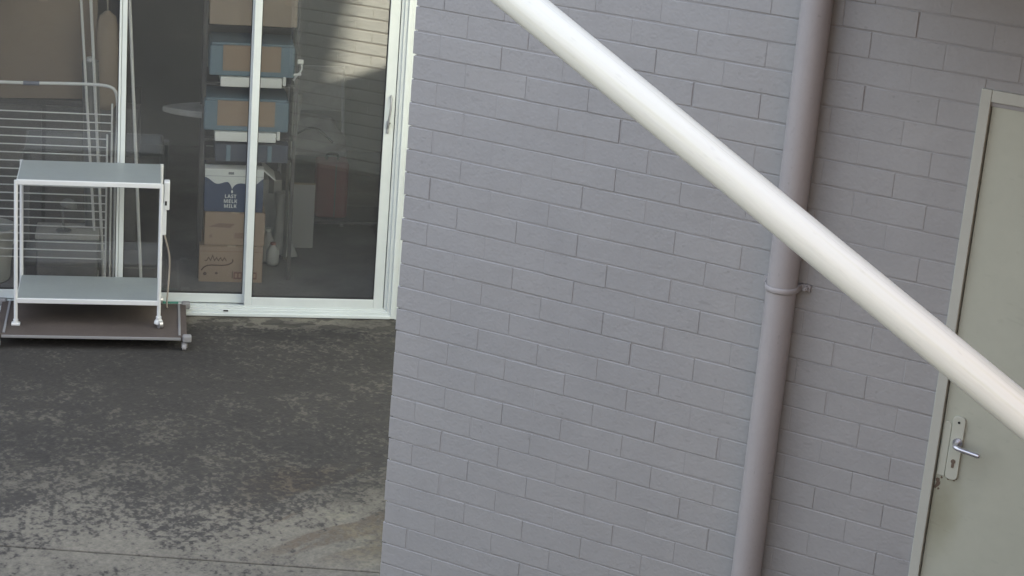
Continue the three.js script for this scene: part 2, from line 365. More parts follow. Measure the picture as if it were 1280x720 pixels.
// ------------------------------------------------------------------ grey downpipe with its clip
{
  const t = thing('downpipe', 'grey painted round downpipe running up the brick wall left of the steel door', 'drainpipe', new THREE.Vector3(0.534, 0, 0.06));
  part(t, 'pipe', rod([0, 0.01, 0], [0, 5.4, 0], 0.05, 40), M.pipeGrey);
  const y = 1.556;
  const c = part(t, 'clip', [(() => { const g = new THREE.TorusGeometry(0.0525, 0.0042, 8, 40); g.scale(1, 1, 2.4); g.rotateX(Math.PI / 2); g.translate(0, y, 0); return g; })(),
    bx(-0.082, -0.046, y - 0.011, y + 0.011, -0.058, -0.048), bx(0.046, 0.082, y - 0.011, y + 0.011, -0.058, -0.048),
    bx(-0.054, -0.047, y - 0.011, y + 0.011, -0.056, 0.0), bx(0.047, 0.054, y - 0.011, y + 0.011, -0.056, 0.0)], M.pipeGrey);
  for (const sx of [-0.068, 0.07]) part(c, 'bolt', [rod([sx, y, -0.05], [sx, y, -0.032], 0.0075, 10), rod([sx, y, -0.032], [sx, y, -0.022], 0.004, 8)], M.pipeGrey);
}

// ------------------------------------------------------------------ steel door in the brick wall
{
  const t = thing('steel_door', 'greenish grey steel door with lever handle in the brick wall', 'door', new THREE.Vector3(1.076, 0.2, 0));
  const H = 2.108, w = 0.92;
  part(t, 'frame', [bx(0, 0.034, 0, H, -0.1, 0.012, 0.003), bx(w - 0.034, w, 0, H, -0.1, 0.012, 0.003), bx(0.034, w - 0.034, H - 0.038, H, -0.1, 0.0115, 0.003),
    bx(0.030, 0.048, 0, H - 0.036, -0.1, -0.03), bx(w - 0.048, w - 0.03, 0, H - 0.036, -0.1, -0.03), bx(0.034, w - 0.034, H - 0.056, H - 0.036, -0.1, -0.03)], M.framePaint);
  part(t, 'threshold', bx(0.0, w, -0.2, 0.004, -0.2, 0.005), M.mortar);
  const leafGeo = bx(0.0368, w - 0.039, 0.008, H - 0.0445, -0.045, -0.004, 0.003);
  for (let i = 0; i < leafGeo.attributes.uv.count; i++) leafGeo.attributes.uv.setXY(i, leafGeo.attributes.position.getX(i) / 0.92, leafGeo.attributes.position.getY(i) / 2.1);
  const leafMat = mat(0.46, 0.485, 0.40, { roughness: 0.42, bumpMap: bumpMid, bumpScale: 0.0008, map: dataTex(512, 1024, (x, y) => {
    const u = x / 512 * 0.92, v = y / 1024 * 2.1, n = fbm(u * 9, v * 9, 401, 4) - 0.5, m = fbm(u * 40, v * 40, 411, 3) - 0.5;
    const smear = sst(0.22, 0.0, Math.hypot((u - 0.075) * 2.6, (v - 0.70) * 1.1) + n * 0.12), hand = sst(0.16, 0.0, Math.hypot(u - 0.13, (v - 0.88) * 0.8) + n * 0.14), low = sst(0.5, 0.0, v + n * 0.3);
    const scr = fbm(u * 12 + v * 60, v * 6 - u * 20, 421, 2) > 0.83 ? 0.05 : 0;
    const q = 0.88 * (1 + 0.09 * n + 0.05 * m - 0.24 * smear - 0.10 * hand - 0.12 * low - scr);
    return [lin2s(q), lin2s(q * (1 - 0.03 * smear)), lin2s(q * (1 - 0.12 * smear))];
  }, true, THREE.ClampToEdgeWrapping) });
  const lf = part(t, 'leaf', leafGeo, leafMat);
  // strip over the latch
  const ge = new THREE.ExtrudeGeometry((() => { const s = new THREE.Shape(); s.moveTo(-0.011, 0); s.lineTo(0.011, 0); s.lineTo(0.011, 0.17); s.quadraticCurveTo(0.011, 0.186, 0, 0.186); s.quadraticCurveTo(-0.011, 0.186, -0.011, 0.17); s.closePath(); return s; })(), { depth: 0.002, bevelEnabled: true, bevelSize: 0.001, bevelThickness: 0.001, bevelSegments: 1 });
  const gd = part(t, 'latch_guard', ge, M.platePaint, [0.053, 0.83, -0.003]);
  // long plate
  const pl = new THREE.Shape(); const hw = 0.0185, ph = 0.215, cr = 0.016;
  pl.moveTo(-hw, cr); pl.quadraticCurveTo(-hw, 0, -hw + cr, 0); pl.lineTo(hw - cr, 0); pl.quadraticCurveTo(hw, 0, hw, cr); pl.lineTo(hw, ph - cr); pl.quadraticCurveTo(hw, ph, hw - cr, ph); pl.lineTo(-hw + cr, ph); pl.quadraticCurveTo(-hw, ph, -hw, ph - cr); pl.closePath();
  const P = part(t, 'handle_plate', new THREE.ExtrudeGeometry(pl, { depth: 0.006, bevelEnabled: true, bevelSize: 0.0025, bevelThickness: 0.003, bevelSegments: 3 }), M.platePaint, [0.0885, 0.826, -0.004]);
  part(P, 'screw', rod([0, 0.197, 0.008], [0, 0.197, 0.0108], 0.0042, 10), M.hole);
  part(P, 'keyhole', [rod([0, 0.062, 0.008], [0, 0.062, 0.0112], 0.0075, 14), bx(-0.0042, 0.0042, 0.04, 0.062, 0.008, 0.0108)], M.rust);
  part(t, 'lever', [rod([0.094, 0.956, 0.002], [0.094, 0.956, 0.012], 0.0155, 18), tube([[0.094, 0.956, 0.006], [0.094, 0.956, 0.032], [0.097, 0.955, 0.046], [0.11, 0.953, 0.053], [0.14, 0.95, 0.054], [0.175, 0.946, 0.053]], 0.0078, 40, 14), new THREE.SphereGeometry(0.0078, 12, 8).translate(0.175, 0.946, 0.053)], M.lever);
  // flaked paint and rust below the plate
  const fl = [];
  for (const [x, y, s] of [[0.046, 0.808, 0.009], [0.05, 0.797, 0.011], [0.043, 0.785, 0.007], [0.052, 0.78, 0.006], [0.079, 0.822, 0.006], [0.098, 0.823, 0.006], [0.104, 0.829, 0.005], [0.058, 0.822, 0.005]]) {
    const n = 7, sh = new THREE.Shape();
    for (let i = 0; i < n; i++) { const a = i / n * 6.283, r = s * (0.55 + 0.6 * hash2(i, Math.round(x * 1000), Math.round(y * 1000))); const q = [x + r * Math.cos(a) * 0.8, y + r * Math.sin(a)]; i ? sh.lineTo(...q) : sh.moveTo(...q); }
    sh.closePath(); const g = new THREE.ExtrudeGeometry(sh, { depth: 0.0012, bevelEnabled: false }); g.translate(0, 0, -0.0045); fl.push(g);
  }
  part(t, 'rust_flakes', fl, M.rust);
}

// ------------------------------------------------------------------ white pipe crossing in front of the wall
{
  const a = new THREE.Vector3(0.259, 2.645, 1.568), b = new THREE.Vector3(1.674, 1.868, 1.554);
  // two sight lines at 5.15 m and 4.8 m
  const d = b.clone().sub(a).normalize();
  const s = a.clone().addScaledVector(d, -1.6), e = b.clone().addScaledVector(d, 1.55);
  const t = thing('stay_pipe', 'thick white pipe slanting across the foreground in front of the brick wall', 'pipe', s);
  const L = e.clone().sub(s);
  part(t, 'pipe', rod([0, 0, 0], [L.x, L.y, L.z], 0.0472, 48), M.pipeWhite);
  const un = L.clone().normalize();
  for (const k of [0.02, L.length() - 0.08]) part(t, 'collar', rod(un.clone().multiplyScalar(k).toArray(), un.clone().multiplyScalar(k + 0.06).toArray(), 0.054, 40), M.pipeWhite);
}

// ------------------------------------------------------------------ timber canopy over the steel door, above the picture
{
  const t = thing('door_canopy', 'brown timber canopy over the steel door', 'canopy', new THREE.Vector3(0.66, 2.8, 0));
  part(t, 'soffit', bx(0, 2.1, 0, 0.02, 0.004, 1.0), mat(0.24, 0.13, 0.075, { map: mottStrong, roughness: 0.85 }));
  part(t, 'fascia', bx(0, 2.1, 0.021, 0.16, 0.98, 1.01, 0.003), M.brownWall); part(t, 'roof', bx(-0.02, 2.1, 0.162, 0.18, 0.004, 1.04), M.roof);
}
// ------------------------------------------------------------------ the building with the glass door: shell and store room
{
  const t = thingA('store_building', 'dark store room seen through the glass sliding door', 'building', 0, 0, 0);
  part(t, 'wall', [bx(-7, -2.93, 0, 2.44, -0.25, -0.03), bx(0.0, 1.9, 0, 2.44, -0.25, -0.03), bx(-2.93, 0.0, 2.16, 2.44, -0.25, -0.03)], M.cream);
  part(t, 'eave', bx(-7, 1.5, 2.44, 2.555, -0.3, 0.4), M.alu);
  part(t, 'roof', bx(-7, 1.55, 2.557, 2.6, -6.2, 0.44), M.roof);
  part(t, 'room_floor', bx(-7, 1.9, -0.1, 0.0, -6, -0.13), M.inFloor);
  part(t, 'room_wall', [bx(-7, 1.9, 0, 2.3, -3.7, -3.5), bx(-4.6, -4.45, 0, 2.3, -3.5, -0.25), bx(1.2, 1.35, 0, 2.3, -3.5, -0.25)], M.inWall);
  part(t, 'ceiling', bx(-7, 1.9, 2.3, 2.4, -3.7, -0.26), M.inWall);
}
// ------------------------------------------------------------------ sliding glass door
{
  const t = thingA('sliding_door', 'white framed sliding glass door beside the brick wall', 'door', 0, 0.0, 0);
  const H = 2.1, WL = -2.9;
  const jamb = (s, x) => [bx(Math.min(x, x - s * 0.05), Math.max(x, x - s * 0.05), 0.0, H + 0.05, -0.029, 0.002, 0.002), bx(Math.min(x, x + s * 0.024), Math.max(x, x + s * 0.024), 0.004, H + 0.05, -0.13, 0.006, 0.002), bx(Math.min(x + s * 0.024, x + s * 0.043), Math.max(x + s * 0.024, x + s * 0.043), 0.03, H, -0.13, -0.008, 0.002), bx(Math.min(x + s * 0.043, x + s * 0.058), Math.max(x + s * 0.043, x + s * 0.058), 0.05, H, -0.13, -0.022, 0.0015)];
  part(t, 'jamb', jamb(-1, 0.0), M.alu);
  part(t, 'jamb', jamb(1, WL), M.alu);
  part(t, 'head', bx(WL, 0, H, H + 0.05, -0.13, 0.004, 0.002), M.alu);
  part(t, 'sill', [bx(WL + 0.022, -0.024, 0.004, 0.021, -0.13, 0.012, 0.003), bx(WL + 0.022, -0.024, 0.021, 0.036, -0.13, -0.006, 0.002), bx(WL + 0.043, -0.043, 0.036, 0.044, -0.13, -0.016, 0.0015),
    bx(WL + 0.043, -0.043, 0.044, 0.052, -0.03, -0.026, 0.001)], M.alu);
  part(t, 'drain_slot', bx(-0.9, -0.875, 0.026, 0.0335, -0.008, -0.0027), M.hole);
  function sash(name, x0, x1, zc, sl, sr, label) {          // sl / sr: stile widths
    const z0 = zc - 0.018, z1 = zc + 0.018, yb = 0.05, yr = 0.048;
    const f = part(t, name, [bx(x0, x0 + sl, yb, H, z0, z1, 0.003), bx(x1 - sr, x1, yb, H, z0, z1, 0.003), bx(x0 + sl, x1 - sr, yb, yb + yr, z0, z1 - 0.0004, 0.003), bx(x0 + sl, x1 - sr, H - yr, H, z0, z1 - 0.0004, 0.003)], M.alu);
    if (label) f.userData.label = label;
    const gx0 = x0 + sl, gx1 = x1 - sr, gy0 = yb + yr, gy1 = H - yr;
    part(f, 'seal', [bx(gx0, gx0 + 0.004, gy0, gy1, zc - 0.006, zc + 0.012), bx(gx1 - 0.004, gx1, gy0, gy1, zc - 0.006, zc + 0.012), bx(gx0 + 0.004, gx1 - 0.004, gy0, gy0 + 0.004, zc - 0.006, zc + 0.012), bx(gx0 + 0.004, gx1 - 0.004, gy1 - 0.004, gy1, zc - 0.006, zc + 0.012)], M.seal);
    const pane = new THREE.PlaneGeometry(gx1 - gx0 - 0.006, gy1 - gy0 - 0.006); pane.translate((gx0 + gx1) / 2, (gy0 + gy1) / 2, zc);
    const pn = part(f, 'pane', pane, M.glass);
    const film = new THREE.PlaneGeometry(gx1 - gx0 - 0.007, gy1 - gy0 - 0.007); film.translate((gx0 + gx1) / 2, (gy0 + gy1) / 2, zc - 0.004);
    part(f, 'dust_film', film, M.dust);
    return f;
  }
  const sR = sash('sash', -0.794, -0.062, -0.045, 0.038, 0.052);
  sash('sash', -1.444, -0.772, -0.092, 0.024, 0.03);
  sash('sash', -2.14, -1.446, -0.092, 0.03, 0.012);
  sash('sash', -2.842, -2.106, -0.045, 0.052, 0.038);
  const hp = [[-0.086, 1.205, -0.024], [-0.0855, 1.19, -0.004], [-0.086, 1.16, 0.004], [-0.089, 1.12, 0.006], [-0.0935, 1.085, 0.004], [-0.0945, 1.055, -0.002], [-0.0945, 1.035, -0.024]];
  part(sR, 'handle', [tube(hp, 0.0062, 40, 10), bx(-0.101, -0.086, 1.005, 1.075, -0.03, -0.018, 0.006)], M.handleGrey);
  part(sR, 'keyhole', rod([-0.0865, 1.062, -0.02], [-0.0865, 1.062, -0.0145], 0.0048, 12), M.hole);
}

// ------------------------------------------------------------------ platform dolly and trolley
{
  const t = thingA('platform_dolly', 'low brown plywood dolly on castors in front of the glass door', 'dolly', -1.55, 0, 0.0);
  const x0 = -0.47, x1 = 0.455, z0 = 0.022, z1 = 0.53, h = 0.072;
  part(t, 'deck', bx(x0, x1, h - 0.018, h, z0, z1, 0.003), M.ply);
  part(t, 'front_rail', bx(x0 + 0.03, x1 - 0.03, h - 0.016, h - 0.002, z1, z1 + 0.006, 0.002), M.bumper);
  for (const sx of [x0 + 0.04, x1 - 0.036]) part(t, 'end_rail', bx(sx - 0.006, sx + 0.006, h, h + 0.006, z0 + 0.02, z1 - 0.02, 0.002), M.bumper);
  for (const sx of [x0, x1]) for (const sz of [z0, z1]) {
    part(t, 'corner_bumper', bx(sx - 0.022, sx + 0.022, h - 0.024, h + 0.012, sz - 0.02, sz + 0.02, 0.009), M.bumper);
    const ix = sx + (sx < 0 ? 0.012 : -0.012), iz = sz + (sz < 0.2 ? 0.03 : -0.014);
    const c = part(t, 'castor', [rod([ix, 0.03, iz], [ix, 0.056, iz], 0.0085, 12), bx(ix - 0.014, ix - 0.011, 0.014, 0.04, iz - 0.01, iz + 0.01), bx(ix + 0.011, ix + 0.014, 0.014, 0.04, iz - 0.01, iz + 0.01)], M.steel);
    const wg = new THREE.CylinderGeometry(0.0195, 0.0195, 0.02, 20); wg.rotateZ(Math.PI / 2); wg.translate(ix, 0.0195, iz);
    part(c, 'wheel', wg, M.castorGrey);
  }
}
{
  const y0 = 0.072;
  const t = thingA('trolley', 'white two-shelf metal trolley standing on the brown dolly', 'trolley', -1.58, y0, 0.2);
  const xl = -0.35, xr = 0.345, zf = 0.19, zb = -0.185, hT = 0.744, hS = 0.138, rT = 0.0095;
  const leg = (x, z, foot) => rod([x, foot, z], [x, hT - 0.002, z], rT, 14);
  part(t, 'leg', leg(xl, zf, 0.012), M.cart); part(t, 'leg', leg(xr, zf, 0.045), M.cart);
  part(t, 'leg', leg(xl + 0.004, zb, 0.012), M.cart); part(t, 'leg', leg(xr, zb, 0.045), M.cart);
  const shelf = (name, y) => {
    const s = part(t, name, bx(xl + 0.006, xr - 0.006, y - 0.006, y, zb + 0.004, zf - 0.004, 0.002), M.shelfTop);
    const lip = 0.022;
    part(s, 'rim', [bx(xl + 0.004, xr - 0.004, y - lip, y + 0.003, zf - 0.004, zf + 0.008, 0.003), bx(xl + 0.004, xr - 0.004, y - lip, y - 0.003, zb - 0.004, zb + 0.003, 0.002), bx(xl + 0.001, xl + 0.0055, y - lip, y - 0.003, zb, zf, 0.002), bx(xr - 0.0055, xr - 0.001, y - lip, y - 0.003, zb, zf, 0.002)], M.cart);
    return s;
  };
  shelf('top_shelf', hT); shelf('lower_shelf', hS);
  for (const z of [zf, zb]) part(t, 'foot', [bx(xl - 0.021, xl + 0.021, 0.0005, 0.013, z - 0.017, z + 0.017, 0.004), rod([xl, 0.012, z], [xl, 0.03, z], 0.0125, 14)], M.cart);
  for (const z of [zf, zb]) {
    const f = part(t, 'castor_fork', [rod([xr, 0.046, z], [xr, 0.058, z], 0.014, 16), (() => { const g = new THREE.SphereGeometry(0.024, 20, 10, 0, Math.PI * 2, 0, Math.PI / 2); g.scale(0.95, 1.15, 0.8); g.translate(xr, 0.021, z); return g; })()], M.cart);
    const wg = new THREE.CylinderGeometry(0.019, 0.019, 0.018, 20); wg.rotateZ(Math.PI / 2); wg.rotateY(0.5); wg.translate(xr + 0.007, 0.0195, z + 0.012);
    part(f, 'wheel', wg, M.steel);
  }
}
{
  // white multi-socket strip hung on the trolley's right end, with its lead
  const t = thingA('socket_strip', 'white plastic socket strip hanging on the right end of the trolley', 'power strip', -1.215, 0, 0.30);
  part(t, 'upper_housing', bx(-0.008, 0.020, 0.665, 0.81, -0.022, 0.03, 0.005), M.cart);
  part(t, 'lower_housing', bx(-0.014, 0.007, 0.535, 0.69, -0.018, 0.028, 0.005), M.cart);
  part(t, 'socket', bx(-0.002, 0.0072, 0.69, 0.712, 0.026, 0.0312, 0.001), M.hole);
  part(t, 'lead', tube([[-0.004, 0.54, 0.0], [0.006, 0.5, -0.02], [0.026, 0.4, -0.08], [0.03, 0.3, -0.13], [0.026, 0.2, -0.16], [0.022, 0.09, -0.19], [0.025, 0.077, -0.2]], 0.0045, 40, 8), M.cord);
}
{
  const o = thingA('green_strip', 'short green plastic strip lying at the back of the dolly', 'strip', -1.175, 0.072, 0.025);
  part(o, 'strip', bx(-0.042, 0.042, 0, 0.008, -0.016, 0.0, 0.003), M.green);
  part(o, 'end_tab', bx(-0.044, -0.03, 0.008, 0.011, -0.015, -0.001, 0.001), M.green);
}

// ------------------------------------------------------------------ things inside the store room
{
  const t = thingA('drying_rack', 'folded white wire clothes airer leaning inside the left glass pane', 'clothes airer', -1.9, 0, -0.25);
  const xr = 0.432, xl = -0.62, R = 0.05, top = 1.147;
  part(t, 'frame', tube([[xl, 0.02, -0.03], [xl, 0.7, -0.01], [xl, top - R, 0], [xl + 0.016, top - 0.014, 0], [xl + R, top, 0], [-0.1, top, 0], [xr - R, top, 0], [xr - 0.016, top - 0.014, 0], [xr, top - R, 0], [xr + 0.0, 0.7, -0.01], [xr + 0.0, 0.02, -0.03]], 0.0085, 160, 10), M.rackWire);
  part(t, 'joint', rod([-0.035, top, 0], [0.045, top, 0], 0.0115, 12), M.rackJoint);
  for (const x of [xl + 0.02, xr - 0.022]) part(t, 'side_bar', rod([x, 0.1, 0.0], [x, 1.06, 0.02], 0.005, 8), M.rackWire);
  part(t, 'side_bar', rod([xr - 0.045, 0.1, 0.02], [xr - 0.045, 0.9, 0.03], 0.005, 8), M.rackWire);
  for (let i = 0; i < 19; i++) { const y = 1.002 - i * 0.0432; const w = i > 2 ? xr - 0.045 : xr - 0.022; part(t, 'rail', rod([xl + 0.02, y + 0.004, 0.012], [w, y - 0.002, 0.016], 0.0034, 7), M.rackWire); }
}
{
  const t = thingA('bucket', 'pale plastic bucket behind the left edge of the glass', 'bucket', -2.15, 0.0, -0.56);
  part(t, 'body', lathe([[0.001, 0.005], [0.125, 0.0], [0.13, 0.01], [0.15, 0.27], [0.162, 0.275], [0.162, 0.292], [0.152, 0.295], [0.146, 0.285], [0.124, 0.02], [0.001, 0.018]], 36), M.bucket);
  part(t, 'hoop', (() => { const g = new THREE.TorusGeometry(0.157, 0.004, 6, 40, Math.PI); g.rotateX(2.9); g.translate(0, 0.26, 0); return g; })(), M.rackWire);
}
{
  const t = thingA('mop', 'thin pale mop handle standing in the pale bucket', 'mop', -2.15, 0.02, -0.56);
  part(t, 'handle', rod([0.07, 0.02, 0], [-0.06, 0.62, -0.1], 0.011, 10), M.plastic);
  part(t, 'head', lathe([[0.001, 0], [0.07, 0.005], [0.06, 0.06], [0.02, 0.12], [0.001, 0.125]], 14), M.fabric, [0.06, 0.005, 0]);
}
// slim poles leaning against the inside of the fixed panes
for (const [i, [x0, y0, z0, x1, y1, z1, r, lab]] of [
  [-1.565, 0, -0.6, -1.69, 1.9, -0.6, 0.0075, 'left of two slim pale poles standing behind the clothes airer'],
  [-1.53, 0, -0.62, -1.637, 1.9, -0.62, 0.0085, 'right of two slim pale poles standing behind the clothes airer'],
  [-1.325, 0.0, -0.4, -1.425, 1.75, -0.4, 0.009, 'slim pale pole leaning beside the white mullion behind the fixed pane']].entries()) {
  const t = thingA('aluminium_pole', lab, 'pole', x0, y0, z0, 0, 'slim pale poles behind the glass');
  part(t, 'shaft', rod([0, 0.02, 0], [x1 - x0, y1 - y0, z1 - z0], r, 10), M.rackWire);
  part(t, 'end_cap', rod([0, 0, 0], [0, 0.04, 0], r * 1.4, 10), M.plastic);
}
{
  const t = thingA('plastic_sheet_roll', 'tall translucent pale roll standing behind the clothes airer', 'roll', -1.60, 0, -0.68);
  part(t, 'roll', rod([0.02, 0, 0], [-0.015, 1.18, 0], 0.045, 24), mat(0.2, 0.2, 0.195, { roughness: 0.4 }));
  part(t, 'core', rod([-0.015, 1.18, 0], [-0.0155, 1.2, 0], 0.02, 16), M.plastic);
}
{
  const t = thingA('cabinet', 'low dark cabinet under the brown cartons behind the clothes airer', 'cabinet', -1.85, 0, -1.1);
  part(t, 'body', bx(-0.55, 0.5, 0, 0.86, -0.4, 0.0, 0.004), M.darkWood);
  for (const s of [-0.285, 0.235]) part(t, 'door', bx(s - 0.25, s + 0.25, 0.06, 0.83, 0, 0.016, 0.003), M.fabricDark);
}
function carton(name, label, x, y, z, w, h, d, turn, m, group) {
  const t = thingA(name, label, 'box', x, y, z, turn, group || 'brown cardboard boxes in the store room');
  part(t, 'body', bx(-w / 2, w / 2, 0, h - 0.002, -d, 0, 0.003), m);
  part(t, 'tape', [bx(-0.022, 0.022, h - 0.06, h + 0.001, -0.01, 0.0012), bx(-0.022, 0.022, h + 0.0025, h + 0.004, -d + 0.002, 0.001)], M.tape);
  part(t, 'flap', bx(-w / 2 + 0.001, -0.001, h - 0.002, h + 0.003, -d, 0), m); part(t, 'flap', bx(0.001, w / 2 - 0.001, h - 0.002, h + 0.002, -d, 0), m);
  return t;
}
carton('cardboard_box', 'large brown carton on the dark cabinet at upper left behind the glass', -1.88, 0.862, -1.12, 0.58, 0.60, 0.36, 0.12, M.kraftPale);
{
  const t = thingA('hanging_bag', 'brown round-bottomed bag hanging beside the large brown carton', 'bag', -1.535, 0.85, -0.95);
  part(t, 'body', (() => { const g = lathe([[0.001, 0], [0.04, 0.008], [0.062, 0.05], [0.066, 0.2], [0.06, 0.45], [0.045, 0.52], [0.012, 0.55]], 20); g.scale(1, 1, 0.6); return g; })(), M.kraftPale);
  part(t, 'cord', rod([0, 0.55, 0], [0, 1.5, 0], 0.004, 6), M.cord);
}
{
  const t = thingA('step_box', 'low grey plastic box under the small lamp', 'box', -1.72, 0, -0.5);
  part(t, 'body', bx(-0.16, 0.16, 0, 0.24, -0.22, 0, 0.012), M.fabricDark); part(t, 'lid', bx(-0.168, 0.168, 0.24, 0.268, -0.228, 0.008, 0.008), M.board);
  const l = thingA('desk_lamp', 'small grey dome lamp on the low grey box', 'lamp', -1.74, 0.27, -0.55);
  part(l, 'base', rod([0, 0, 0], [0, 0.012, 0], 0.04, 20), M.bumper);
  part(l, 'stem', tube([[0, 0.01, 0], [-0.005, 0.09, 0], [-0.002, 0.14, 0.0], [0.02, 0.16, 0]], 0.006, 20, 8), M.bumper);
  part(l, 'shade', (() => { const g = new THREE.SphereGeometry(0.045, 24, 10, 0, Math.PI * 2, 0, Math.PI / 2); g.scale(1, 0.9, 1); g.rotateZ(-0.25); g.translate(0.022, 0.145, 0); return g; })(), M.bumper);
}
{
  const t = thingA('ironing_board', 'grey ironing board with its pointed end left of the blue tubs', 'ironing board', -1.22, 0, -0.95);
  const s = new THREE.Shape(); s.moveTo(0, 0); s.quadraticCurveTo(0.08, 0.1, 0.3, 0.14); s.lineTo(0.42, 0.16); s.lineTo(0.42, -0.16); s.lineTo(0.3, -0.14); s.quadraticCurveTo(0.08, -0.1, 0, 0);
  const g = new THREE.ExtrudeGeometry(s, { depth: 0.02, bevelEnabled: true, bevelSize: 0.008, bevelThickness: 0.008, bevelSegments: 2 }); g.rotateX(-Math.PI / 2); g.translate(0, 0.86, 0);
  part(t, 'top', g, M.fabric);
  part(t, 'leg', rod([0.28, 0.86, 0.06], [0.40, 0, 0.1], 0.011, 8), M.steel); part(t, 'leg', rod([0.40, 0.86, -0.06], [0.28, 0, -0.1], 0.011, 8), M.steel);
}
// printed carton faces
function printTex(w, h, draw) {
  const c = document.createElement('canvas'); c.width = w; c.height = h; const x = c.getContext('2d'); draw(x, w, h);
  const t = new THREE.CanvasTexture(c); t.colorSpace = THREE.SRGBColorSpace; return t;
}
function face(parent, w, h, y, z, tex) {
  const g = new THREE.PlaneGeometry(w, h); g.translate(0, y + h / 2, z);
  const m = new THREE.MeshStandardMaterial({ map: tex, roughness: 0.8 }); part(parent, 'printed_face', g, m);
}
{
  const kraftCss = '#9c8877';
  const a = carton('cardboard_box', 'printed brown carton on the floor at the bottom of the stack', -0.845, 0.0, -0.57, 0.345, 0.205, 0.3, 0, M.kraft);
  face(a, 0.341, 0.2, 0.001, 0.0015, printTex(512, 300, (x, w, h) => {
    x.fillStyle = kraftCss; x.fillRect(0, 0, w, h);
    x.fillStyle = '#8c7260'; x.fillRect(0, 36, w, 5);
    x.strokeStyle = '#54433a'; x.fillStyle = '#54433a'; x.lineWidth = 11; x.lineCap = 'round';
    x.beginPath(); x.moveTo(20, 200); x.bezierCurveTo(60, 120, 170, 185, 250, 142); x.bezierCurveTo(275, 128, 272, 112, 268, 108); x.stroke();
    x.lineWidth = 7; x.beginPath(); x.moveTo(45, 118); for (let i = 0; i < 11; i++) x.lineTo(58 + i * 16, i % 2 ? 92 - (i === 3 ? 18 : 0) : 118); x.stroke();
    x.fillRect(268, 208, 6, 60); x.fillStyle = '#7c5f56'; x.fillRect(280, 212, 190, 62); x.fillStyle = '#a58a76'; for (let i = 0; i < 6; i++) x.fillRect(292 + i * 30, 226, 18, 34);
    x.fillStyle = '#5f5048'; x.beginPath(); x.arc(46, 232, 15, 0, 7); x.fill(); x.beginPath(); x.arc(140, 226, 11, 0, 7); x.fill();
  }));
  const b = carton('cardboard_box', 'plain brown carton between the floor carton and the navy milk box', -0.83, 0.209, -0.58, 0.325, 0.185, 0.28, 0, M.kraft);
  face(b, 0.321, 0.18, 0.001, 0.0015, printTex(512, 280, (x, w, h) => {
    x.fillStyle = kraftCss; x.fillRect(0, 0, w, h);
    x.fillStyle = '#7d6a5d'; x.beginPath(); x.moveTo(30, 120); x.lineTo(120, 88); x.lineTo(255, 92); x.lineTo(215, 128); x.closePath(); x.fill();
    x.fillStyle = '#8a7566'; x.fillRect(255, 170, 120, 50); x.fillRect(40, 190, 22, 26);
  }));
  const c = thingA('milk_box', 'navy and white milk box with open flaps on top of two brown cartons', 'box', -0.842, 0.398, -0.585);
  const w = 0.315, h = 0.235, d = 0.24;
  part(c, 'body', [bx(-w / 2, w / 2, 0, 0.006, -d, 0), bx(-w / 2, -w / 2 + 0.005, 0.006, h, -d, 0), bx(w / 2 - 0.005, w / 2, 0.006, h, -d, 0), bx(-w / 2 + 0.005, w / 2 - 0.005, 0.006, h, -d, -d + 0.005), bx(-w / 2 + 0.005, w / 2 - 0.005, 0.006, h, -0.005, 0)], M.navy);
  face(c, w, h, 0, 0.0015, printTex(640, 480, (x, W2, H2) => {
    x.fillStyle = '#3c4a66'; x.fillRect(0, 0, W2, H2);
    x.fillStyle = '#d2d6d4'; x.beginPath(); x.moveTo(0, 0); x.lineTo(W2, 0); x.lineTo(W2, 90);
    x.bezierCurveTo(600, 110, 560, 190, 500, 180); x.bezierCurveTo(450, 150, 390, 140, 350, 160); x.bezierCurveTo(320, 175, 305, 200, 300, 222);
    x.bezierCurveTo(292, 200, 285, 165, 255, 140); x.bezierCurveTo(210, 130, 190, 165, 130, 160); x.bezierCurveTo(80, 150, 60, 100, 0, 85); x.fill();
    x.beginPath(); x.ellipse(300, 248, 11, 18, 0, 0, 7); x.fill();
    x.fillStyle = '#8d9494'; x.fillRect(0, 70, W2, 5); x.fillStyle = '#70757a'; x.fillRect(255, 24, 60, 28);
    x.fillStyle = '#d2d6d4'; x.font = 'bold 58px sans-serif'; x.textAlign = 'center';
    x.fillText('LAST', 285, 322); x.fillText('MELK', 285, 378); x.fillText('MILK', 285, 434);
  }));
  part(c, 'flap', bx(-w / 2 + 0.01, w / 2 - 0.01, -0.0025, 0.0025, -0.1, 0), M.white, [0, h - 0.002, -d + 0.01], [0.5, 0, 0]);
  part(c, 'flap', bx(0, 0.09, -0.0025, 0.0025, -d + 0.02, -0.02), M.white, [w / 2 - 0.004, h, 0], [0, 0, -0.7]);
  part(c, 'flap', bx(-w / 2, w / 2, -0.0025, 0.0025, -0.07, 0.0), M.white, [0, h - 0.001, 0.0], [0.12, 0, 0]);
}
